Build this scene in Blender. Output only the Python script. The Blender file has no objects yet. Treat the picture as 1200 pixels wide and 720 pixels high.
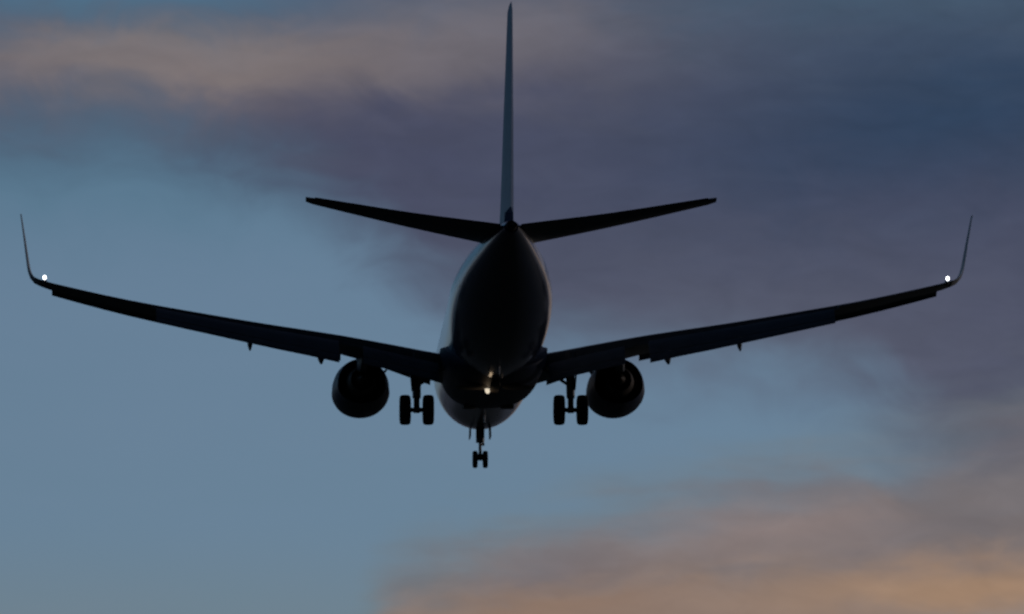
import bpy, bmesh, math
from mathutils import Vector, Matrix, Euler

R = math.radians
scene = bpy.context.scene
COL = scene.collection

# ------------------------------------------------------------------ camera
cam_d = bpy.data.cameras.new('camera')
cam_d.sensor_width = 36.0
cam_d.lens = 280.5
cam_d.clip_start = 0.5
cam_d.clip_end = 60000.0
cam = bpy.data.objects.new('camera', cam_d)
COL.objects.link(cam)
cam_d.dof.use_dof = True            # long lens, focused a little short: the photo's soft edges
cam_d.dof.focus_distance = 165.0
cam_d.dof.aperture_fstop = 2.8
TILT = 9.3614
cam.location = (0, 0, 1.7)
cam.rotation_euler = (R(90 + TILT), 0, 0)
scene.camera = cam

# ------------------------------------------------------------------ colour management
scene.view_settings.view_transform = 'Standard'
scene.view_settings.look = 'None'
scene.view_settings.exposure = 0.0
scene.view_settings.gamma = 1.0
scene.view_settings.use_curve_mapping = False

SUN_EL, SUN_AZ = 5.5, 60.0          # low sun, ahead of the camera and to the right


def lin(r, g, b):
    def f(c):
        c /= 255.0
        return c / 12.92 if c <= 0.04045 else ((c + 0.055) / 1.055) ** 2.4
    return (f(r), f(g), f(b), 1.0)


class NT:
    """short-hand for building a node tree"""
    def __init__(self, tree):
        self.t = tree
        self.n = tree.nodes
        self.n.clear()

    def put(self, sock, v):
        if v is None:
            return
        if isinstance(v, bpy.types.NodeSocket):
            self.t.links.new(v, sock)
        else:
            sock.default_value = v

    def m(self, op, a, b=None, c=None, clamp=False):
        n = self.n.new('ShaderNodeMath')
        n.operation = op
        n.use_clamp = clamp
        for i, v in enumerate((a, b, c)):
            self.put(n.inputs[i], v)
        return n.outputs[0]

    def vm(self, op, a, b=None):
        n = self.n.new('ShaderNodeVectorMath')
        n.operation = op
        self.put(n.inputs[0], a)
        self.put(n.inputs[1], b)
        return n.outputs['Value'] if op in ('DOT_PRODUCT', 'LENGTH') else n.outputs['Vector']

    def sstep(self, v, lo, hi):
        n = self.n.new('ShaderNodeMapRange')
        n.interpolation_type = 'SMOOTHSTEP'
        self.put(n.inputs['Value'], v)
        self.put(n.inputs['From Min'], lo)
        self.put(n.inputs['From Max'], hi)
        return n.outputs[0]

    def mix(self, f, a, b):
        n = self.n.new('ShaderNodeMix')
        n.data_type = 'RGBA'
        self.put(n.inputs[0], f)
        self.put(n.inputs[6], a)
        self.put(n.inputs[7], b)
        return n.outputs[2]

    def noise(self, vec, scale, detail=4.0, rough=0.5, dist=0.0):
        n = self.n.new('ShaderNodeTexNoise')
        self.put(n.inputs['Vector'], vec)
        n.inputs['Scale'].default_value = scale
        n.inputs['Detail'].default_value = detail
        n.inputs['Roughness'].default_value = rough
        n.inputs['Distortion'].default_value = dist
        return n.outputs['Fac']

    def comb(self, x, y, z=0.0):
        n = self.n.new('ShaderNodeCombineXYZ')
        for i, v in enumerate((x, y, z)):
            self.put(n.inputs[i], v)
        return n.outputs[0]

    def sep(self, v):
        n = self.n.new('ShaderNodeSeparateXYZ')
        self.put(n.inputs[0], v)
        return n.outputs

    def curve(self, v, pts, lo, hi):
        """piecewise-smooth function of v; pts in real units, lo..hi the output range"""
        x0, x1 = pts[0][0], pts[-1][0]
        n = self.n.new('ShaderNodeFloatCurve')
        c = n.mapping.curves[0]
        P = [((x - x0) / (x1 - x0), (y - lo) / (hi - lo)) for x, y in pts]
        c.points[0].location = P[0]
        c.points[1].location = P[-1]
        for p in P[1:-1]:
            c.points.new(*p)
        n.mapping.update()
        self.put(n.inputs['Value'], self.m('DIVIDE', self.m('SUBTRACT', v, x0), x1 - x0, clamp=True))
        return self.m('MULTIPLY_ADD', n.outputs[0], hi - lo, lo)


# ------------------------------------------------------------------ dusk sky with two cloud decks
world = bpy.data.worlds.new('World')
scene.world = world
world.use_nodes = True
W = NT(world.node_tree)
tc = W.n.new('ShaderNodeTexCoord').outputs['Generated']
D = W.vm('NORMALIZE', tc)
dx, dy, dz = W.sep(D)
DEG = 57.29578
az = W.m('MULTIPLY', W.m('ARCTAN2', dx, dy), DEG)               # degrees right of the runway heading
el = W.m('MULTIPLY', W.m('ARCSINE', dz), DEG)                   # degrees above the horizon

sky = W.n.new('ShaderNodeTexSky')
sky.sky_type = 'NISHITA'
sky.sun_disc = False
sky.sun_elevation = R(SUN_EL)
sky.sun_rotation = R(SUN_AZ)
sky.altitude = 0.0
sky.air_density = 1.0
sky.dust_density = 0.35
sky.ozone_density = 3.3

# slow billows that move the edges of the decks
wv = W.comb(W.m('MULTIPLY', az, 0.42), W.m('MULTIPLY', el, 1.05), 3.7)
n_big = W.m('SUBTRACT', W.noise(wv, 1.0, 3.0, 0.5, 0.3), 0.5)
wv2 = W.comb(W.m('MULTIPLY', W.m('ADD', az, W.m('MULTIPLY', el, 0.35)), 0.75), W.m('MULTIPLY', el, 2.3), 11.3)
n_mid = W.m('SUBTRACT', W.noise(wv2, 1.0, 4.0, 0.5, 0.5), 0.5)
wv3 = W.comb(W.m('MULTIPLY', W.m('SUBTRACT', az, W.m('MULTIPLY', el, 0.5)), 0.55), W.m('MULTIPLY', el, 4.2), 27.0)
n_str = W.m('SUBTRACT', W.noise(wv3, 1.0, 5.0, 0.55, 0.4), 0.5)

def at(px, py):                       # photo pixel -> degrees of azimuth and elevation
    return (px - 600) / 163.2, TILT - (py - 360) / 163.2

wv5 = W.comb(W.m('MULTIPLY', az, 1.25), W.m('MULTIPLY', el, 2.3), 63.0)
n_lump = W.m('SUBTRACT', W.noise(wv5, 1.0, 6.0, 0.58, 0.8), 0.5)
wv4 = W.comb(W.m('MULTIPLY', W.m('ADD', az, W.m('MULTIPLY', el, 0.3)), 1.7), W.m('MULTIPLY', el, 4.6), 41.0)
n_fin = W.noise(wv4, 1.0, 7.0, 0.62, 0.6)
azw = W.m('ADD', W.m('MULTIPLY_ADD', n_big, 0.5, az), W.m('MULTIPLY', n_lump, 0.5))
elw = W.m('ADD', W.m('ADD', W.m('MULTIPLY_ADD', n_big, 0.3, el), W.m('MULTIPLY', n_mid, 0.28)), W.m('MULTIPLY', n_lump, 0.5))

def blob(px, py, rx, ry, rot=0.0, power=1.0):
    cx, cy = at(px, py)
    u = W.m('SUBTRACT', azw, cx)
    v = W.m('SUBTRACT', elw, cy)
    c, s = math.cos(R(rot)), math.sin(R(rot))
    a = W.m('DIVIDE', W.m('ADD', W.m('MULTIPLY', u, c), W.m('MULTIPLY', v, s)), rx / 163.2)
    b = W.m('DIVIDE', W.m('SUBTRACT', W.m('MULTIPLY', v, c), W.m('MULTIPLY', u, s)), ry / 163.2)
    r2 = W.m('ADD', W.m('MULTIPLY', a, a), W.m('MULTIPLY', b, b))
    return W.m('MULTIPLY', W.m('EXPONENT', W.m('MULTIPLY', r2, -1.0)), power)

def edge(pts):                        # height of a deck's edge over azimuth
    P = [at(*p) for p in pts]
    ys = [p[1] for p in P]
    return W.curve(azw, P, min(ys) - 0.3, max(ys) + 0.3)

# upper deck: slate grey, its left end catching the last light
e_up = edge([(-300, 120), (0, 158), (150, 160), (300, 205), (420, 272), (540, 360), (700, 412), (860, 424), (980, 452), (1080, 512), (1200, 575), (1500, 620)])
m_up = W.sstep(W.m('SUBTRACT', elw, e_up), -0.52, 0.52)
gap = blob(80, -45, 300, 72, 0)
m_up = W.m('MULTIPLY', m_up, W.m('SUBTRACT', 1.0, W.m('MULTIPLY', gap, 1.3, clamp=True)), clamp=True)
m_up = W.m('MULTIPLY', m_up, W.sstep(az, -14.0, -5.5))                                   # open sky at far left, unseen, kept clear to brighten the port side,
m_up = W.m('MULTIPLY', m_up, W.m('SUBTRACT', 1.0, W.m('MULTIPLY', W.sstep(az, 20.0, 50.0), 0.5)))   # deck thinned at far right, unseen, to brighten the starboard side
c_up = W.mix(W.m('ADD', 0.5, n_mid), lin(69, 73, 97), lin(76, 80, 99))
c_up = W.mix(blob(850, 430, 420, 150, 0, 0.9), c_up, lin(88, 92, 109))
c_up = W.mix(blob(1140, 130, 350, 120, 8, 0.98), c_up, lin(48, 66, 91))
c_up = W.mix(blob(1000, -40, 420, 95, 0, 0.85), c_up, lin(67, 91, 111))
c_up = W.mix(blob(560, 25, 180, 62, 0, 0.8), c_up, lin(107, 106, 117))
c_up = W.mix(blob(200, 74, 380, 52, 1, 1.1), c_up, lin(124, 114, 114))
c_up = W.mix(W.m('MULTIPLY', W.m('ABSOLUTE', n_str), 0.25), c_up, lin(92, 98, 114))

# lower deck at the right: thin, warm, drawn out in streaks
e_lo = edge([(-300, 1000), (200, 900), (380, 770), (475, 645), (600, 612), (740, 572), (900, 540), (1050, 508), (1200, 470), (1500, 440)])
m_lo = W.sstep(W.m('SUBTRACT', e_lo, W.m('MULTIPLY_ADD', n_str, 0.6, elw)), -0.34, 0.6)
warm = W.sstep(W.m('ADD', W.m('SUBTRACT', at(0, 610)[1], elw), W.m('MULTIPLY', n_str, 1.5)), -0.25, 0.8)
c_lo = W.mix(warm, lin(116, 111, 114), lin(138, 121, 113))
c_lo = W.mix(blob(930, 622, 170, 26, 3, 0.8), c_lo, lin(138, 124, 122))
c_lo = W.mix(blob(640, 672, 110, 22, 8, 0.8), c_lo, lin(116, 107, 109))
c_lo = W.mix(blob(1160, 618, 120, 24, 0, 0.7), c_lo, lin(108, 104, 108))
c_lo = W.mix(blob(1160, 690, 260, 34, 5, 0.95), c_lo, lin(160, 131, 108))
c_lo = W.mix(blob(640, 722, 170, 24, 4, 0.8), c_lo, lin(140, 116, 101))
c_lo = W.mix(blob(1240, 735, 130, 18, 0, 0.8), c_lo, lin(134, 134, 136))
c_lo = W.mix(blob(1120, 505, 170, 28, -6, 0.55), c_lo, lin(92, 94, 108))

rim = W.m('SUBTRACT', 1.0, W.sstep(m_lo, 0.15, 0.85))
c_lo = W.mix(rim, c_lo, lin(114, 121, 124))
c_lo = W.mix(blob(485, 680, 60, 50, 0, 0.85), c_lo, lin(112, 112, 116))
c_lo = W.mix(W.sstep(el, 6.6, 4.2), c_lo, lin(52, 56, 66))      # unseen dark bank along the horizon, added to dim reflections on the undersides

# a thin high veil that greys the clear part, more towards the horizon
m_veil = W.m('MULTIPLY_ADD', n_mid, 0.25, W.sstep(W.m('SUBTRACT', at(0, 180)[1], elw), -0.3, 1.1))
m_veil = W.m('MULTIPLY', m_veil, 0.55, clamp=True)
c_veil = W.mix(W.sstep(el, at(0, 760)[1], at(0, 600)[1]), lin(121, 131, 144), lin(114, 134, 160))

# unseen dark deck overhead and behind the camera, added to darken the jet
ahead = W.vm('DOT_PRODUCT', D, Vector((0.0, math.cos(R(TILT)), math.sin(R(TILT)))))
m_back = W.m('MAXIMUM', W.m('SUBTRACT', 1.0, W.sstep(ahead, -0.45, 0.12)), W.sstep(el, 24.0, 52.0))
c_back = W.mix(W.m('ADD', 0.5, n_big), lin(5, 8, 14), lin(12, 16, 25))

# fine wisps inside the decks
wisp = W.m('MULTIPLY_ADD', n_fin, 0.36, 0.82)

def wispy(c):
    v = W.n.new('ShaderNodeVectorMath')
    v.operation = 'SCALE'
    W.put(v.inputs[0], c)
    W.put(v.inputs['Scale'], wisp)
    return v.outputs['Vector']

def layer(below, mask, colour):
    b = W.n.new('ShaderNodeBackground')
    W.put(b.inputs[0], colour)
    b.inputs[1].default_value = 1.0
    n = W.n.new('ShaderNodeMixShader')
    W.put(n.inputs[0], mask)
    W.put(n.inputs[1], below)
    W.put(n.inputs[2], b.outputs[0])
    return n.outputs[0]

bg_sky = W.n.new('ShaderNodeBackground')
W.put(bg_sky.inputs[0], sky.outputs[0])
bg_sky.inputs[1].default_value = 0.1
sh = layer(bg_sky.outputs[0], m_veil, c_veil)
sh = layer(sh, m_up, wispy(c_up))
sh = layer(sh, m_lo, wispy(c_lo))
sh = layer(sh, m_back, c_back)
wo = W.n.new('ShaderNodeOutputWorld')
W.put(wo.inputs['Surface'], sh)

# ------------------------------------------------------------------ sun, almost set
sd = bpy.data.lights.new('sun', 'SUN')
sd.energy = 0.35
sd.angle = R(0.5)
sd.color = (1.0, 0.82, 0.7)
sun = bpy.data.objects.new('sun', sd)
COL.objects.link(sun)
sdir = Vector((math.sin(R(SUN_AZ)) * math.cos(R(SUN_EL)), math.cos(R(SUN_AZ)) * math.cos(R(SUN_EL)), math.sin(R(SUN_EL))))
sun.rotation_euler = sdir.to_track_quat('Z', 'Y').to_euler()


# ------------------------------------------------------------------ materials
def paint(name, color, rough=0.4, metal=0.0, grime=0.18, scale=0.9, coat=0.0, spec=0.3):
    m = bpy.data.materials.new(name)
    m.use_nodes = True
    T = NT(m.node_tree)
    oc = T.n.new('ShaderNodeTexCoord').outputs['Object']
    st = T.vm('MULTIPLY', oc, Vector((1.6, 0.35, 1.6)))          # streaks run with the airflow
    f = T.noise(st, scale, 6.0, 0.6)
    fine = T.noise(oc, 9.0, 3.0, 0.5)
    dark = tuple(c * (1 - 2 * grime) for c in color) + (1.0,)
    colr = T.mix(f, dark, tuple(min(1, c * (1 + grime)) for c in color) + (1.0,))
    b = T.n.new('ShaderNodeBsdfPrincipled')
    T.put(b.inputs['Base Color'], colr)
    T.put(b.inputs['Roughness'], T.m('MULTIPLY_ADD', fine, 0.2, rough - 0.1))
    b.inputs['Metallic'].default_value = metal
    b.inputs['Coat Weight'].default_value = coat
    b.inputs['Coat Roughness'].default_value = 0.2
    b.inputs['Specular IOR Level'].default_value = spec
    o = T.n.new('ShaderNodeOutputMaterial')
    T.put(o.inputs[0], b.outputs[0])
    return m

M = {
    'fin': paint('tail_blue_paint', (0.07, 0.16, 0.31), 0.6, spec=0.15, coat=0.15),
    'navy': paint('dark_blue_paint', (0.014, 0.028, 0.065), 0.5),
    'wing': paint('wing_grey_paint', (0.12, 0.15, 0.19), 0.55),
    'winglet': paint('winglet_paint', (0.4, 0.44, 0.5), 0.6, spec=0.15),
    'dark': paint('dark_metal', (0.03, 0.03, 0.033), 0.5, 0.6),
    'steel': paint('gear_steel', (0.12, 0.125, 0.135), 0.45, 0.3),
    'tyre': paint('tyre_rubber', (0.012, 0.012, 0.013), 0.75),
    'hot': paint('exhaust_metal', (0.05, 0.042, 0.036), 0.65, 0.7),
    'lip': paint('inlet_lip_metal', (0.35, 0.36, 0.37), 0.35, 1.0, 0.08),
    'spill_primer': paint('lamp_spill_primer', (0.2, 0.17, 0.14), 0.6),  # warm lamp spill partly put into this lightened base colour
}


def fuselage_paint():
    """white upper body over a dark blue belly that sweeps up to the tail; a row of cabin windows"""
    m = bpy.data.materials.new('two_tone_fuselage_paint')
    m.use_nodes = True
    T = NT(m.node_tree)
    oc = T.n.new('ShaderNodeTexCoord').outputs['Object']
    x, y, z = T.sep(oc)
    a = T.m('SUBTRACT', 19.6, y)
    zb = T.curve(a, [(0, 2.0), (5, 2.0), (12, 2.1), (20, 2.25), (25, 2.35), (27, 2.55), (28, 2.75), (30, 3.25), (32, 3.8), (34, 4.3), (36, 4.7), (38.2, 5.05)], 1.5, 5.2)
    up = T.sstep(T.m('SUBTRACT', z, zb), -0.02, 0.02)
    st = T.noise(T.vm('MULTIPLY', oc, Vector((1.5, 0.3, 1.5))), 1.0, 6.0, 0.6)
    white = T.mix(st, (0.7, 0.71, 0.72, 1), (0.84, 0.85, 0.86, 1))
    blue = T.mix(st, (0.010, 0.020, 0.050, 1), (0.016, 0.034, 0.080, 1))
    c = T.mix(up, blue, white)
    # windows every 0.51 m between the doors
    fx = T.m('ABSOLUTE', T.m('SUBTRACT', T.m('FRACT', T.m('DIVIDE', a, 0.508)), 0.5))
    wa = T.m('LESS_THAN', fx, 0.24)
    wz = T.m('LESS_THAN', T.m('ABSOLUTE', T.m('SUBTRACT', z, 3.72)), 0.17)
    wr = T.m('MULTIPLY', T.m('GREATER_THAN', a, 6.6), T.m('LESS_THAN', a, 31.0))
    w = T.m('MULTIPLY', T.m('MULTIPLY', wa, wz), wr)
    c = T.mix(w, c, (0.02, 0.022, 0.025, 1))
    b = T.n.new('ShaderNodeBsdfPrincipled')
    T.put(b.inputs['Base Color'], c)
    T.put(b.inputs['Roughness'], T.m('MULTIPLY_ADD', st, 0.15, 0.32))
    b.inputs['Coat Weight'].default_value = 0.8
    b.inputs['Coat Roughness'].default_value = 0.12
    o = T.n.new('ShaderNodeOutputMaterial')
    T.put(o.inputs[0], b.outputs[0])
    return m

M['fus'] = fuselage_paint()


def lamp_mat(name, color, strength):
    m = bpy.data.materials.new(name)
    m.use_nodes = True
    T = NT(m.node_tree)
    e = T.n.new('ShaderNodeEmission')
    e.inputs[0].default_value = color
    e.inputs[1].default_value = strength
    o = T.n.new('ShaderNodeOutputMaterial')
    T.put(o.inputs[0], e.outputs[0])
    return m

M['strobe'] = lamp_mat('white_strobe_lamp', (0.93, 0.96, 1.0, 1), 4.0)
M['beacon'] = lamp_mat('warm_belly_lamp', (1.0, 0.86, 0.66, 1), 0.8)

# ------------------------------------------------------------------ mesh helpers.  a = metres behind the nose
def P(x, a, z):
    return Vector((x, 19.6 - a, z))


def obj(name, bm, mat, parent=None, smooth=True, angle=40):
    bmesh.ops.recalc_face_normals(bm, faces=bm.faces)
    me = bpy.data.meshes.new(name)
    bm.to_mesh(me)
    bm.free()
    me.materials.append(mat)
    if smooth:
        me.shade_smooth()
        me.set_sharp_from_angle(angle=R(angle))
    o = bpy.data.objects.new(name, me)
    COL.objects.link(o)
    if parent:
        o.parent = parent
    return o


def loft(rings, close=True, cap0=True, cap1=True, bm=None):
    bm = bm or bmesh.new()
    vs = [[bm.verts.new(p) for p in r] for r in rings]
    n = len(rings[0])
    for i in range(len(vs) - 1):
        for k in range(n if close else n - 1):
            j = (k + 1) % n
            bm.faces.new((vs[i][k], vs[i][j], vs[i + 1][j], vs[i + 1][k]))
    if cap0:
        bm.faces.new(vs[0])
    if cap1:
        bm.faces.new(vs[-1])
    return bm


def tube(p0, p1, r0, r1=None, n=16, bm=None):
    p0, p1 = Vector(p0), Vector(p1)
    r1 = r0 if r1 is None else r1
    d = (p1 - p0).normalized()
    q = d.to_track_quat('Z', 'Y')
    rings = []
    for p, r in ((p0, r0), (p1, r1)):
        rings.append([p + q @ Vector((r * math.cos(2 * math.pi * k / n), r * math.sin(2 * math.pi * k / n), 0)) for k in range(n)])
    return loft(rings, bm=bm)


def box(c, sx, sy, sz, rot=None, bev=0.02, bm=None):
    bm = bm or bmesh.new()
    mat = Matrix.Translation(c) @ (Euler(rot).to_matrix().to_4x4() if rot else Matrix()) @ Matrix.Diagonal((sx, sy, sz, 1))
    r = bmesh.ops.create_cube(bm, size=1.0, matrix=mat)
    if bev:
        es = list({e for v in r['verts'] for e in v.link_edges})
        bmesh.ops.bevel(bm, geom=es, offset=bev, segments=2, affect='EDGES', profile=0.5)
    return bm


def interp(tab, x):
    if x <= tab[0][0]:
        return tab[0][1:]
    for p, q in zip(tab, tab[1:]):
        if x <= q[0]:
            t = (x - p[0]) / (q[0] - p[0])
            return tuple(u + (v - u) * t for u, v in zip(p[1:], q[1:]))
    return tab[-1][1:]


def smooth_tab(tab, x):
    """Catmull-Rom through a table"""
    k = 0
    while k < len(tab) - 2 and x > tab[k + 1][0]:
        k += 1
    p1, p2 = tab[k], tab[k + 1]
    p0 = tab[max(k - 1, 0)]
    p3 = tab[min(k + 2, len(tab) - 1)]
    h = p2[0] - p1[0]
    t = min(max((x - p1[0]) / h, 0), 1)
    out = []
    for i in range(1, len(p1)):
        m1 = (p2[i] - p0[i]) / (p2[0] - p0[0]) * h if p2[0] != p0[0] else 0
        m2 = (p3[i] - p1[i]) / (p3[0] - p1[0]) * h if p3[0] != p1[0] else 0
        t2, t3 = t * t, t * t * t
        out.append((2 * t3 - 3 * t2 + 1) * p1[i] + (t3 - 2 * t2 + t) * m1 + (-2 * t3 + 3 * t2) * p2[i] + (t3 - t2) * m2)
    return tuple(out)


def thick(t, f):
    return 5 * t * (0.2969 * math.sqrt(max(f, 0)) - 0.1260 * f - 0.3516 * f * f + 0.2843 * f ** 3 - 0.1030 * f ** 4)


def foil(f0, f1, n=14):
    """(fraction, side) around a slice of an aerofoil: upper aft -> nose -> lower aft"""
    fr = [f1 + (f0 - f1) * (1 - math.cos(math.pi * k / (2 * n))) if False else f0 + (f1 - f0) * (1 - math.sin(math.pi * k / (2 * n))) for k in range(n + 1)]
    up = [(f, 1) for f in fr]
    lo = [(f, -1) for f in reversed(fr)]
    return up + (lo[1:] if f0 == 0 else lo)


def section(x, a_le, z, chord, t, twist, f0, f1, normal=None, shrink=1.0, camber=0.015):
    """aerofoil section; normal = direction of 'up' in the x-z plane"""
    up = normal or Vector((0, 0, 1))
    ct, st = math.cos(R(twist)), math.sin(R(twist))
    pts = []
    for f, s in foil(f0, f1):
        h = s * thick(t, f) * shrink + camber * math.sin(math.pi * f)
        aa = f * chord * ct + h * chord * st
        hh = -f * chord * st + h * chord * ct
        pts.append(P(x, a_le + aa, z) + up * hh)
    return pts


# ------------------------------------------------------------------ ground far below
bm = bmesh.new()
bmesh.ops.create_grid(bm, x_segments=4, y_segments=4, size=20000)
gm = bpy.data.materials.new('airfield_grass')
gm.use_nodes = True
T = NT(gm.node_tree)
oc = T.n.new('ShaderNodeTexCoord').outputs['Object']
gcol = T.mix(T.noise(oc, 0.02, 6.0, 0.6), (0.025, 0.032, 0.018, 1), (0.06, 0.062, 0.036, 1))
b = T.n.new('ShaderNodeBsdfPrincipled')
T.put(b.inputs['Base Color'], gcol)
b.inputs['Roughness'].default_value = 0.95
o = T.n.new('ShaderNodeOutputMaterial')
T.put(o.inputs[0], b.outputs[0])
g = obj('ground', bm, gm, smooth=False)
g['kind'] = 'structure'

# ------------------------------------------------------------------ the airliner
jet = bpy.data.objects.new('airliner', None)
COL.objects.link(jet)
jet.location = (-0.6755, 292.735, 45.764)
jet.rotation_euler = (R(2.5), R(-0.28), R(2.0703))
jet['label'] = 'twin-engine airliner with dark belly, winglets and lowered landing gear on approach at dusk'
jet['category'] = 'airplane'

# ---- fuselage
FUS = [  # a, top, bottom, half width
    (0.0, 2.62, 2.52, 0.05), (0.25, 3.0, 2.18, 0.42), (0.9, 3.5, 1.84, 0.9), (1.8, 4.0, 1.55, 1.28), (2.8, 4.72, 1.36, 1.58),
    (3.8, 5.08, 1.26, 1.76), (5.5, 5.27, 1.22, 1.87), (8.0, 5.3, 1.22, 1.88), (15.0, 5.3, 1.22, 1.88), (24.0, 5.3, 1.22, 1.88),
    (26.0, 5.3, 1.34, 1.88), (28.0, 5.29, 1.68, 1.84), (30.0, 5.27, 2.16, 1.7), (32.0, 5.24, 2.74, 1.45), (34.0, 5.2, 3.34, 1.1),
    (36.0, 5.14, 3.92, 0.72), (37.4, 5.06, 4.33, 0.42), (38.1, 4.98, 4.54, 0.24)]
rings = []
aa = [0.0, 0.08, 0.25, 0.5, 0.9, 1.4, 1.8, 2.3, 2.8, 3.3, 3.8, 4.6, 5.5] + [6.5 + k for k in range(31)] + [37.2, 37.7, 38.1]
NF = 48
for a in aa:
    t, bt, w = smooth_tab(FUS, a)
    zc = bt + (t - bt) * 0.5
    h = (t - bt) / 2
    rings.append([P(w * math.sin(2 * math.pi * k / NF), a, zc + h * math.cos(2 * math.pi * k / NF)) for k in range(NF)])
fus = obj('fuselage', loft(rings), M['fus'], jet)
# exhaust of the auxiliary power unit in the tail cone
obj('tail_exhaust', tube(P(0, 37.95, 4.77), P(0, 38.35, 4.79), 0.2, 0.17), M['hot'], fus)

# ---- wing-to-body fairing under the belly
FAIR = [  # a, bottom, half width, top of its side
    (10.8, 1.35, 0.9, 1.6), (12.0, 1.2, 1.45, 2.0), (13.5, 1.08, 1.8, 2.35), (16.0, 1.04, 1.96, 2.6), (19.0, 1.05, 1.98, 2.6),
    (20.8, 1.1, 1.95, 2.5), (22.2, 1.2, 1.75, 2.2), (23.4, 1.32, 1.2, 1.85), (24.2, 1.5, 0.7, 1.75)]
rings = []
for k in range(28):
    a = 10.8 + 13.4 * k / 27
    bt, w, tp = smooth_tab(FAIR, a)
    ring = []
    for q in range(33):
        th = math.pi * q / 32
        cx, sx = math.cos(th), math.sin(th)
        e = 0.82
        ring.append(P(w * math.copysign(abs(cx) ** e, cx), a, tp - (tp - bt) * abs(sx) ** e))
    ring.append(P(-w * 0.5, a, tp + 0.25))
    ring.append(P(w * 0.5, a, tp + 0.25))
    rings.append(ring)
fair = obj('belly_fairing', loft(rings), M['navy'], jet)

# ---- belly lamp, its dull glow, and what it picks out
bl = bmesh.new()
bmesh.ops.create_uvsphere(bl, u_segments=16, v_segments=10, radius=1.0, matrix=Matrix.Translation(P(-0.24, 19.9, 1.06)) @ Matrix.Diagonal((0.1, 0.13, 0.17, 1)))
obj('belly_light', bl, M['beacon'], jet)
pd = bpy.data.lights.new('belly_glow', 'POINT')
pd.energy = 0.7
pd.specular_factor = 0.15
pd.color = (1.0, 0.72, 0.45)
pd.shadow_soft_size = 0.12
pl = bpy.data.objects.new('belly_glow', pd)
COL.objects.link(pl)
pl.parent = jet
pl.location = P(-0.24, 20.0, 0.74)

def blade(x, a, z, h, c, w=0.05, name='blade_antenna', mat='wing', lean=0.25):
    rs = []
    for s in (0, 0.5, 1):
        cc = c * (1 - 0.45 * s)
        rs.append([P(x + w * (1 - 0.5 * s) * sx, a + lean * s + cc * sa, z - h * s) for sa, sx in ((0, 0), (0.3, 1), (0.7, 0.8), (1, 0), (0.7, -0.8), (0.3, -1))])
    return obj(name, loft(rs), M[mat], jet)

blade(0.0, 9.0, 1.24, 0.32, 0.4)
blade(0.0, 25.2, 1.3, 0.34, 0.42)
blade(0.18, 22.9, 1.32, 0.22, 0.3, mat='spill_primer')
obj('drain_mast', tube(P(-0.35, 24.6, 1.4), P(-0.35, 24.85, 1.05), 0.035, 0.02), M['steel'], jet)
for s in (-1, 1):
    # cooling-air exits and main-wheel well rims
    obj('air_outlet', box(P(s * 0.72, 13.4, 1.1), 0.5, 0.7, 0.1, bev=0.03), M['spill_primer'], jet)
    ring = bmesh.new()
    outer = [P(s * 0.86 + 0.62 * math.cos(2 * math.pi * k / 28), 20.4 + 0.62 * math.sin(2 * math.pi * k / 28), 1.1) for k in range(28)]
    inner = [P(s * 0.86 + 0.5 * math.cos(2 * math.pi * k / 28), 20.4 + 0.5 * math.sin(2 * math.pi * k / 28), 1.03) for k in range(28)]
    mid = [P(s * 0.86 + 0.2 * math.cos(2 * math.pi * k / 28), 20.4 + 0.2 * math.sin(2 * math.pi * k / 28), 1.055) for k in range(28)]
    obj('wheel_well_rim', loft([outer, inner, mid], bm=ring), M['spill_primer'], jet)
obj('keel_beam', box(P(0, 20.6, 1.045), 0.34, 2.6, 0.12, bev=0.03), M['spill_primer'], jet)

# ---- wings
WT = [  # x, a_le, chord, z, thickness, twist
    (0.0, 12.2, 8.7, 2.02, 0.13, 1.5), (1.75, 13.75, 7.2, 2.22, 0.13, 1.5), (3.6, 14.85, 6.0, 2.58, 0.125, 1.4), (5.7, 16.05, 4.75, 2.97, 0.12, 1.2),
    (8.0, 17.25, 4.05, 3.25, 0.115, 0.8), (10.1, 18.34, 3.45, 3.53, 0.11, 0.5), (13.5, 20.1, 2.6, 4.02, 0.105, 0.0), (16.3, 21.6, 1.85, 4.55, 0.10, -0.5), (16.75, 21.9, 1.72, 4.67, 0.10, -0.5)]

def wing_at(x):
    return smooth_tab(WT, x)

def wsec(s, x, f0, f1, shrink=1.0):
    a, c, z, t, tw = wing_at(x)
    pts = section(x, a, z, c, t, tw, f0, f1, shrink=shrink)
    return [Vector((s * p.x, p.y, p.z)) for p in pts]

def slanted(s, x, chord, a, z, t, defl, camber=0.05):
    pts = section(x, a, z, chord, t, defl, 0, 1, camber=camber)
    return [Vector((s * p.x, p.y, p.z)) for p in pts]

def lens_lamp(name, c, r, mat, parent):
    bm = bmesh.new()
    bmesh.ops.create_uvsphere(bm, u_segments=16, v_segments=10, radius=1.0, matrix=Matrix.Translation(c) @ Matrix.Diagonal((*r, 1)))
    return obj(name, bm, mat, parent)

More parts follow.
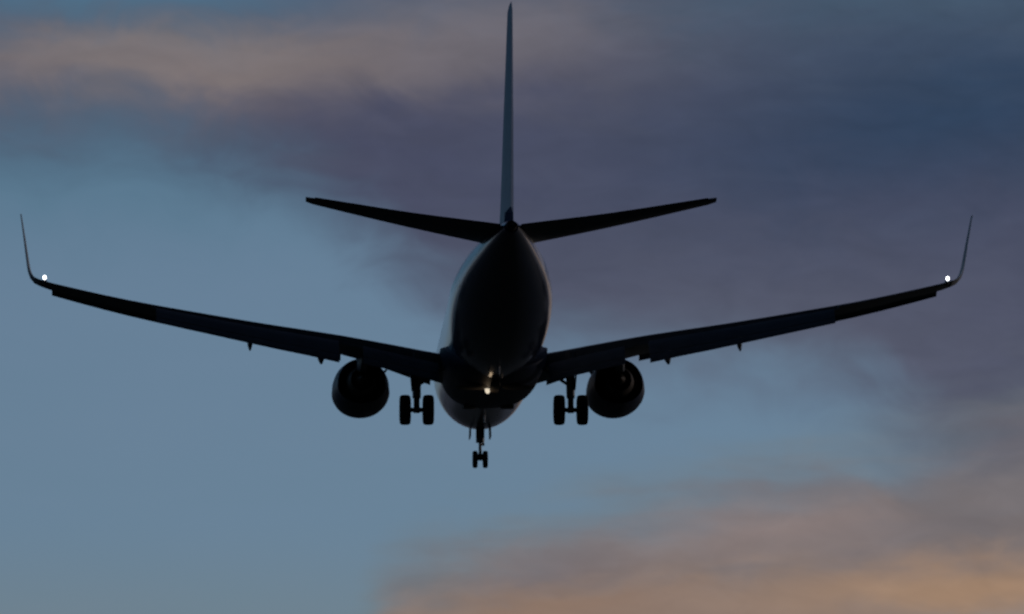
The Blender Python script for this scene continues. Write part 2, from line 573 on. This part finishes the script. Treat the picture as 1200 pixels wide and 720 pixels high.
def make_wing(s):
    xs = [0.6, 1.75, 2.6, 3.6, 4.6, 5.7, 6.8, 8.0, 9.0, 10.1, 11.2, 12.3, 13.5, 14.4, 15.3, 16.0, 16.25, 16.26, 16.5, 16.75]
    rings = [wsec(s, x, 0, 0.74 if x < 16.255 else 1.0) for x in xs]
    w = obj('wing', loft(rings), M['wing'], jet)
    # blended winglet
    stn = [(16.75, 21.9, 1.72, 4.67, 12), (16.95, 22.08, 1.62, 4.75, 30), (17.08, 22.27, 1.5, 4.90, 55), (17.15, 22.45, 1.38, 5.09, 72), (17.19, 22.65, 1.26, 5.3, 80), (17.30, 23.25, 0.92, 6.1, 81), (17.43, 23.95, 0.55, 7.0, 80)]
    rings = []
    for x, a, c, z, ang in stn:
        nrm = Vector((-math.sin(R(ang)), 0, math.cos(R(ang))))
        pts = section(x, a, z, c, 0.085, -0.5, 0, 1, normal=nrm, camber=0.0)
        rings.append([Vector((s * p.x, p.y, p.z)) for p in pts])
    obj('winglet', loft(rings), M['winglet'], w)
    # flaps: inboard and outboard panel, lowered
    for x0, x1 in ((2.05, 4.85), (5.75, 12.5)):
        for part in range(2):
            rings = []
            for k in range(7):
                x = x0 + (x1 - x0) * k / 6
                a, c, z, t, tw = wing_at(x)
                zt = z - 0.74 * c * math.sin(R(tw))
                cf = 0.215 * c + 0.12 if x0 > 5 else 0.98
                d1 = 30 if x0 > 5 else 28
                a0, z0 = a + 0.77 * c, zt - 0.012 * c
                if part == 0:
                    rings.append(slanted(s, x, cf, a0, z0, 0.17, d1))
                else:
                    a1 = a0 + cf * math.cos(R(d1)) - 0.03
                    z1 = z0 - cf * math.sin(R(d1)) - 0.02
                    rings.append(slanted(s, x, cf * 0.42, a1, z1, 0.15, d1 + 14))
            obj('flap', loft(rings), M['wing'], w)
    # aileron
    rings = [wsec(s, x, 0.745, 1.0) for x in (12.65, 13.5, 14.4, 15.3, 16.2)]
    obj('aileron', loft(rings), M['wing'], w)
    # spoiler panels lying on the upper surface
    # leading-edge slats, drooped
    for x0, x1 in ((5.62, 8.12), (8.12, 10.77), (10.77, 13.42), (13.42, 16.35)):
        rings = []
        for k in range(4):
            x = x0 + (x1 - x0) * k / 3
            a, c, z, t, tw = wing_at(x)
            cs = 0.12 * c + 0.22
            rings.append(slanted(s, x, cs, a - 0.78 * cs, z - 0.10 - 0.045 * c, 0.16, -24, camber=0.08))
        obj('slat', loft(rings), M['wing'], w)
    # hinged nose flaps between body and engine
    rings = []
    for k in range(4):
        x = 2.2 + 1.9 * k / 3
        a, c, z, t, tw = wing_at(x)
        rings.append(slanted(s, x, 0.55, a - 0.35, z - 0.40 + 0.06 * k, 0.12, -36, camber=0.06))
    obj('nose_flap', loft(rings), M['wing'], w)
    # flap track fairings, tails hanging down
    for xf, at_, zt_, wd in ((6.42, 21.0, 1.86, 0.15), (9.05, 21.5, 2.3, 0.11)):
        a, c, z, t, tw = wing_at(xf)
        rings = []
        L = [(a + 0.42 * c, z - 0.06 * c, 0.02, 0.02), (a + 0.52 * c, z - 0.10 * c, wd * 0.8, 0.13), (a + 0.70 * c, z - 0.115 * c, wd, 0.2),
             (a + 0.80 * c, z - 0.15 * c, wd, 0.21), ((a + 0.8 * c + at_) / 2, (z - 0.15 * c + zt_ + 0.1) / 2, wd * 0.85, 0.2), (at_, zt_ + 0.07, wd * 0.4, 0.07)]
        for aa_, zz, wx, hz in L:
            rings.append([Vector((s * xf + wx * math.cos(2 * math.pi * k / 16), 19.6 - aa_, zz + hz * math.sin(2 * math.pi * k / 16))) for k in range(16)])
        obj('flap_track_fairing', loft(rings), M['wing'], w)
    # tip lamp
    lens_lamp('tip_light', Vector((s * 16.57, 19.6 - 23.58, 4.76)), (0.066, 0.066, 0.082), M['strobe'], w)
    # faired stub the lamp sits on
    st = bmesh.new()
    bmesh.ops.create_uvsphere(st, u_segments=16, v_segments=8, radius=1.0, matrix=Matrix.Translation(Vector((s * 16.57, 19.6 - 23.2, 4.66))) @ Matrix.Diagonal((0.08, 0.4, 0.1, 1)))
    obj('lamp_housing', st, M['wing'], w)
    return w

wings = [make_wing(s) for s in (-1, 1)]

# ---- engines
def nacelle_ring(cx, cz, a, r, flat, n=48):
    pts = []
    for k in range(n):
        th = 2 * math.pi * k / n
        x, z = r * math.cos(th), r * math.sin(th)
        if z < 0:
            z *= 1 - flat
            x *= 1 + 0.05 * flat / 0.1 * abs(math.sin(th)) ** 0.5
        pts.append(P(cx + x, a, cz + z))
    return pts

def make_engine(s):
    cx, cz = s * 4.83, 1.75
    prof = [(11.75, 0.80), (11.45, 0.83), (11.28, 0.90), (11.33, 0.96), (11.6, 1.01), (12.3, 1.065), (13.2, 1.085), (14.2, 1.06), (15.1, 0.99), (15.95, 0.90), (15.93, 0.875), (15.4, 0.88), (14.6, 0.86)]
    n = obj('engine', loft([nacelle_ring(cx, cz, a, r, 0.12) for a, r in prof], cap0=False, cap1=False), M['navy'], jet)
    obj('fan_disc', loft([nacelle_ring(cx, cz, 12.4, 0.80, 0.0), nacelle_ring(cx, cz, 12.45, 0.3, 0.0), nacelle_ring(cx, cz, 12.0, 0.16, 0), nacelle_ring(cx, cz, 11.8, 0.02, 0)]), M['dark'], n)
    obj('fan_duct', loft([nacelle_ring(cx, cz, a, r, 0.0) for a, r in ((11.75, 0.80), (12.6, 0.815), (14.6, 0.86), (14.62, 0.45))], cap0=False, cap1=True), M['dark'], n)
    obj('exhaust_nozzle', loft([nacelle_ring(cx, cz, a, r, 0.0, 32) for a, r in ((14.5, 0.60), (15.3, 0.64), (16.2, 0.56), (17.0, 0.43), (17.0, 0.41), (16.3, 0.45))], cap0=False, cap1=True), M['hot'], n)
    obj('exhaust_cone', loft([nacelle_ring(cx, cz, a, r, 0.0, 24) for a, r in ((16.2, 0.30), (16.8, 0.26), (17.3, 0.15), (17.65, 0.03))]), M['hot'], n)
    obj('inlet_lip', loft([nacelle_ring(cx, cz, a, r, 0.12) for a, r in ((11.56, 0.815), (11.42, 0.83), (11.262, 0.90), (11.31, 0.972), (11.56, 1.014))], cap0=False, cap1=False), M['lip'], n)
    # pylon
    rs = []
    for a, zb, zt, w in ((12.6, 2.55, 2.74, 0.06), (13.4, 2.5, 2.86, 0.17), (14.6, 2.35, 2.88, 0.2), (15.6, 2.15, 2.75, 0.2), (16.6, 2.0, 2.6, 0.19), (17.6, 2.05, 2.5, 0.14), (18.6, 2.2, 2.45, 0.05)):
        rs.append([P(cx - w, a, zb + 0.08), P(cx - w * 0.6, a, zb), P(cx + w * 0.6, a, zb), P(cx + w, a, zb + 0.08), P(cx + w, a, zt - 0.08), P(cx + w * 0.6, a, zt), P(cx - w * 0.6, a, zt), P(cx - w, a, zt - 0.08)])
    obj('pylon', loft(rs), M['wing'], n)
    # strake on the inner flank
    st = bmesh.new()
    rs = []
    th = R(38)
    d = Vector((-s * math.cos(th), 0, math.sin(th)))
    for a, h in ((12.4, 0.02), (12.9, 0.2), (13.6, 0.24), (13.7, 0.02)):
        base = P(cx, a, cz) + d * 1.05
        q = Vector((d.z, 0, -d.x)) * 0.012
        rs.append([base + q, base + d * h + q, base + d * h - q, base - q])
    obj('strake', loft(rs), M['navy'], n)

for s in (-1, 1):
    make_engine(s)

# ---- tail fin and rudder
FT = [  # z, a_le, chord
    (4.9, 29.4, 8.1), (5.5, 31.3, 6.35), (6.2, 32.1, 5.75), (8.5, 33.75, 4.55), (11.0, 35.6, 3.1), (12.45, 36.7, 2.25), (12.62, 36.95, 1.9)]
def fin_sec(z, f0, f1):
    a, c = smooth_tab(FT, z)
    t = 0.076 if z < 12.5 else 0.05
    return [P(s * thick(t, f) * c, a + f * c, z) for f, s in foil(f0, f1)]
fin = obj('tail_fin', loft([fin_sec(z, 0, 0.695) for z in (4.9, 5.2, 5.5, 5.85, 6.2, 7.2, 8.5, 9.8, 11.0, 12.0, 12.45, 12.62)]), M['fin'], jet)
obj('rudder', loft([fin_sec(z, 0.70, 1.0) for z in (5.55, 6.2, 7.2, 8.5, 9.8, 11.0, 12.0, 12.45, 12.6)]), M['fin'], fin)
lens_lamp('tail_light', P(0, 38.42, 4.8), (0.05, 0.06, 0.05), M['dark'], fin)

# ---- tailplane
HT = [(0.3, 33.1, 4.75, 4.82), (0.7, 33.4, 4.5, 4.87), (3.5, 35.15, 3.1, 5.2), (6.9, 37.1, 1.5, 5.71), (7.17, 37.45, 1.1, 5.75)]
def ht_sec(s, x, f0, f1):
    a, c, z = smooth_tab(HT, x)
    pts = section(x, a, z, c, 0.10, -0.8, f0, f1, camber=-0.008)
    return [Vector((s * p.x, p.y, p.z)) for p in pts]
for s in (-1, 1):
    tp = obj('tailplane', loft([ht_sec(s, x, 0, 0.695) for x in (0.3, 0.7, 1.5, 2.5, 3.5, 4.5, 5.7, 6.9, 7.17)]), M['wing'], jet)
    obj('elevator', loft([ht_sec(s, x, 0.70, 1.0) for x in (0.36, 0.75, 1.5, 2.5, 3.5, 4.5, 5.7, 6.85)]), M['wing'], tp)

# ---- landing gear
def wheel_bm(c, r, w, n=36):
    c = Vector(c)
    prof = [(-0.25, 0.10), (-0.30, 0.5), (-0.42, 0.55), (-0.50, 0.72), (-0.46, 0.90), (-0.30, 0.98), (0, 1.0), (0.30, 0.98), (0.46, 0.90), (0.50, 0.72), (0.42, 0.55), (0.30, 0.5), (0.25, 0.10)]
    rings = [[c + Vector((u * w, q * r * math.cos(2 * math.pi * k / n), q * r * math.sin(2 * math.pi * k / n))) for k in range(n)] for u, q in prof]
    return loft(rings)

for s in (-1, 1):
    x = s * 2.86
    ax = 0.32
    bm = tube(P(x, 19.25, 2.5), P(x, 19.52, 0.78), 0.17, 0.155)
    tube(P(x, 19.52, 0.8), P(x, 19.6, ax), 0.11, 0.11, bm=bm)
    box(P(x, 19.6, ax), 0.24, 0.24, 0.22, bev=0.03, bm=bm)
    mg = obj('main_landing_gear', bm, M['steel'], jet)
    obj('axle', tube(P(x - 0.55, 19.6, ax), P(x + 0.55, 19.6, ax), 0.085), M['steel'], mg)
    for q in (-0.43, 0.43):
        obj('wheel', wheel_bm(P(x + q, 19.6, ax), 0.565, 0.42), M['tyre'], mg)
    obj('side_brace', tube(P(x - s * 0.12, 19.45, 1.3), P(x - s * 1.25, 19.5, 2.05), 0.06), M['steel'], mg)
    obj('drag_link', tube(P(x, 19.5, 0.95), P(x, 19.85, 0.65), 0.035), M['steel'], mg)
    obj('drag_link', tube(P(x, 19.85, 0.65), P(x, 19.65, 0.4), 0.035), M['steel'], mg)
    obj('gear_door', box(P(x + s * 0.2, 19.4, 1.55), 0.04, 0.85, 0.95, (0, R(s * 5), 0), bev=0.015), M['wing'], mg)

ax = 0.05
bm = tube(P(0, 4.15, 1.6), P(0, 4.02, 0.7), 0.175, 0.165)
tube(P(0, 4.03, 0.76), P(0, 4.0, ax), 0.06, 0.06, bm=bm)
box(P(0, 4.0, 0.17), 0.3, 0.16, 0.2, bev=0.03, bm=bm)
ng = obj('nose_landing_gear', bm, M['steel'], jet)
obj('axle', tube(P(-0.28, 4.0, ax), P(0.28, 4.0, ax), 0.045), M['steel'], ng)
for q in (-0.2, 0.2):
    obj('wheel', wheel_bm(P(q, 4.0, ax), 0.34, 0.2), M['tyre'], ng)
obj('drag_brace', tube(P(0, 3.95, 0.85), P(0, 3.0, 1.5), 0.05), M['steel'], ng)
obj('taxi_light', tube(P(0.12, 3.86, 0.66), P(0.12, 3.78, 0.66), 0.06), M['lip'], ng)
for s in (-1, 1):
    obj('gear_door', box(P(s * 0.39, 3.9, 1.13), 0.05, 1.3, 0.46, (0, R(-s * 2), 0), bev=0.012), M['navy'], ng)
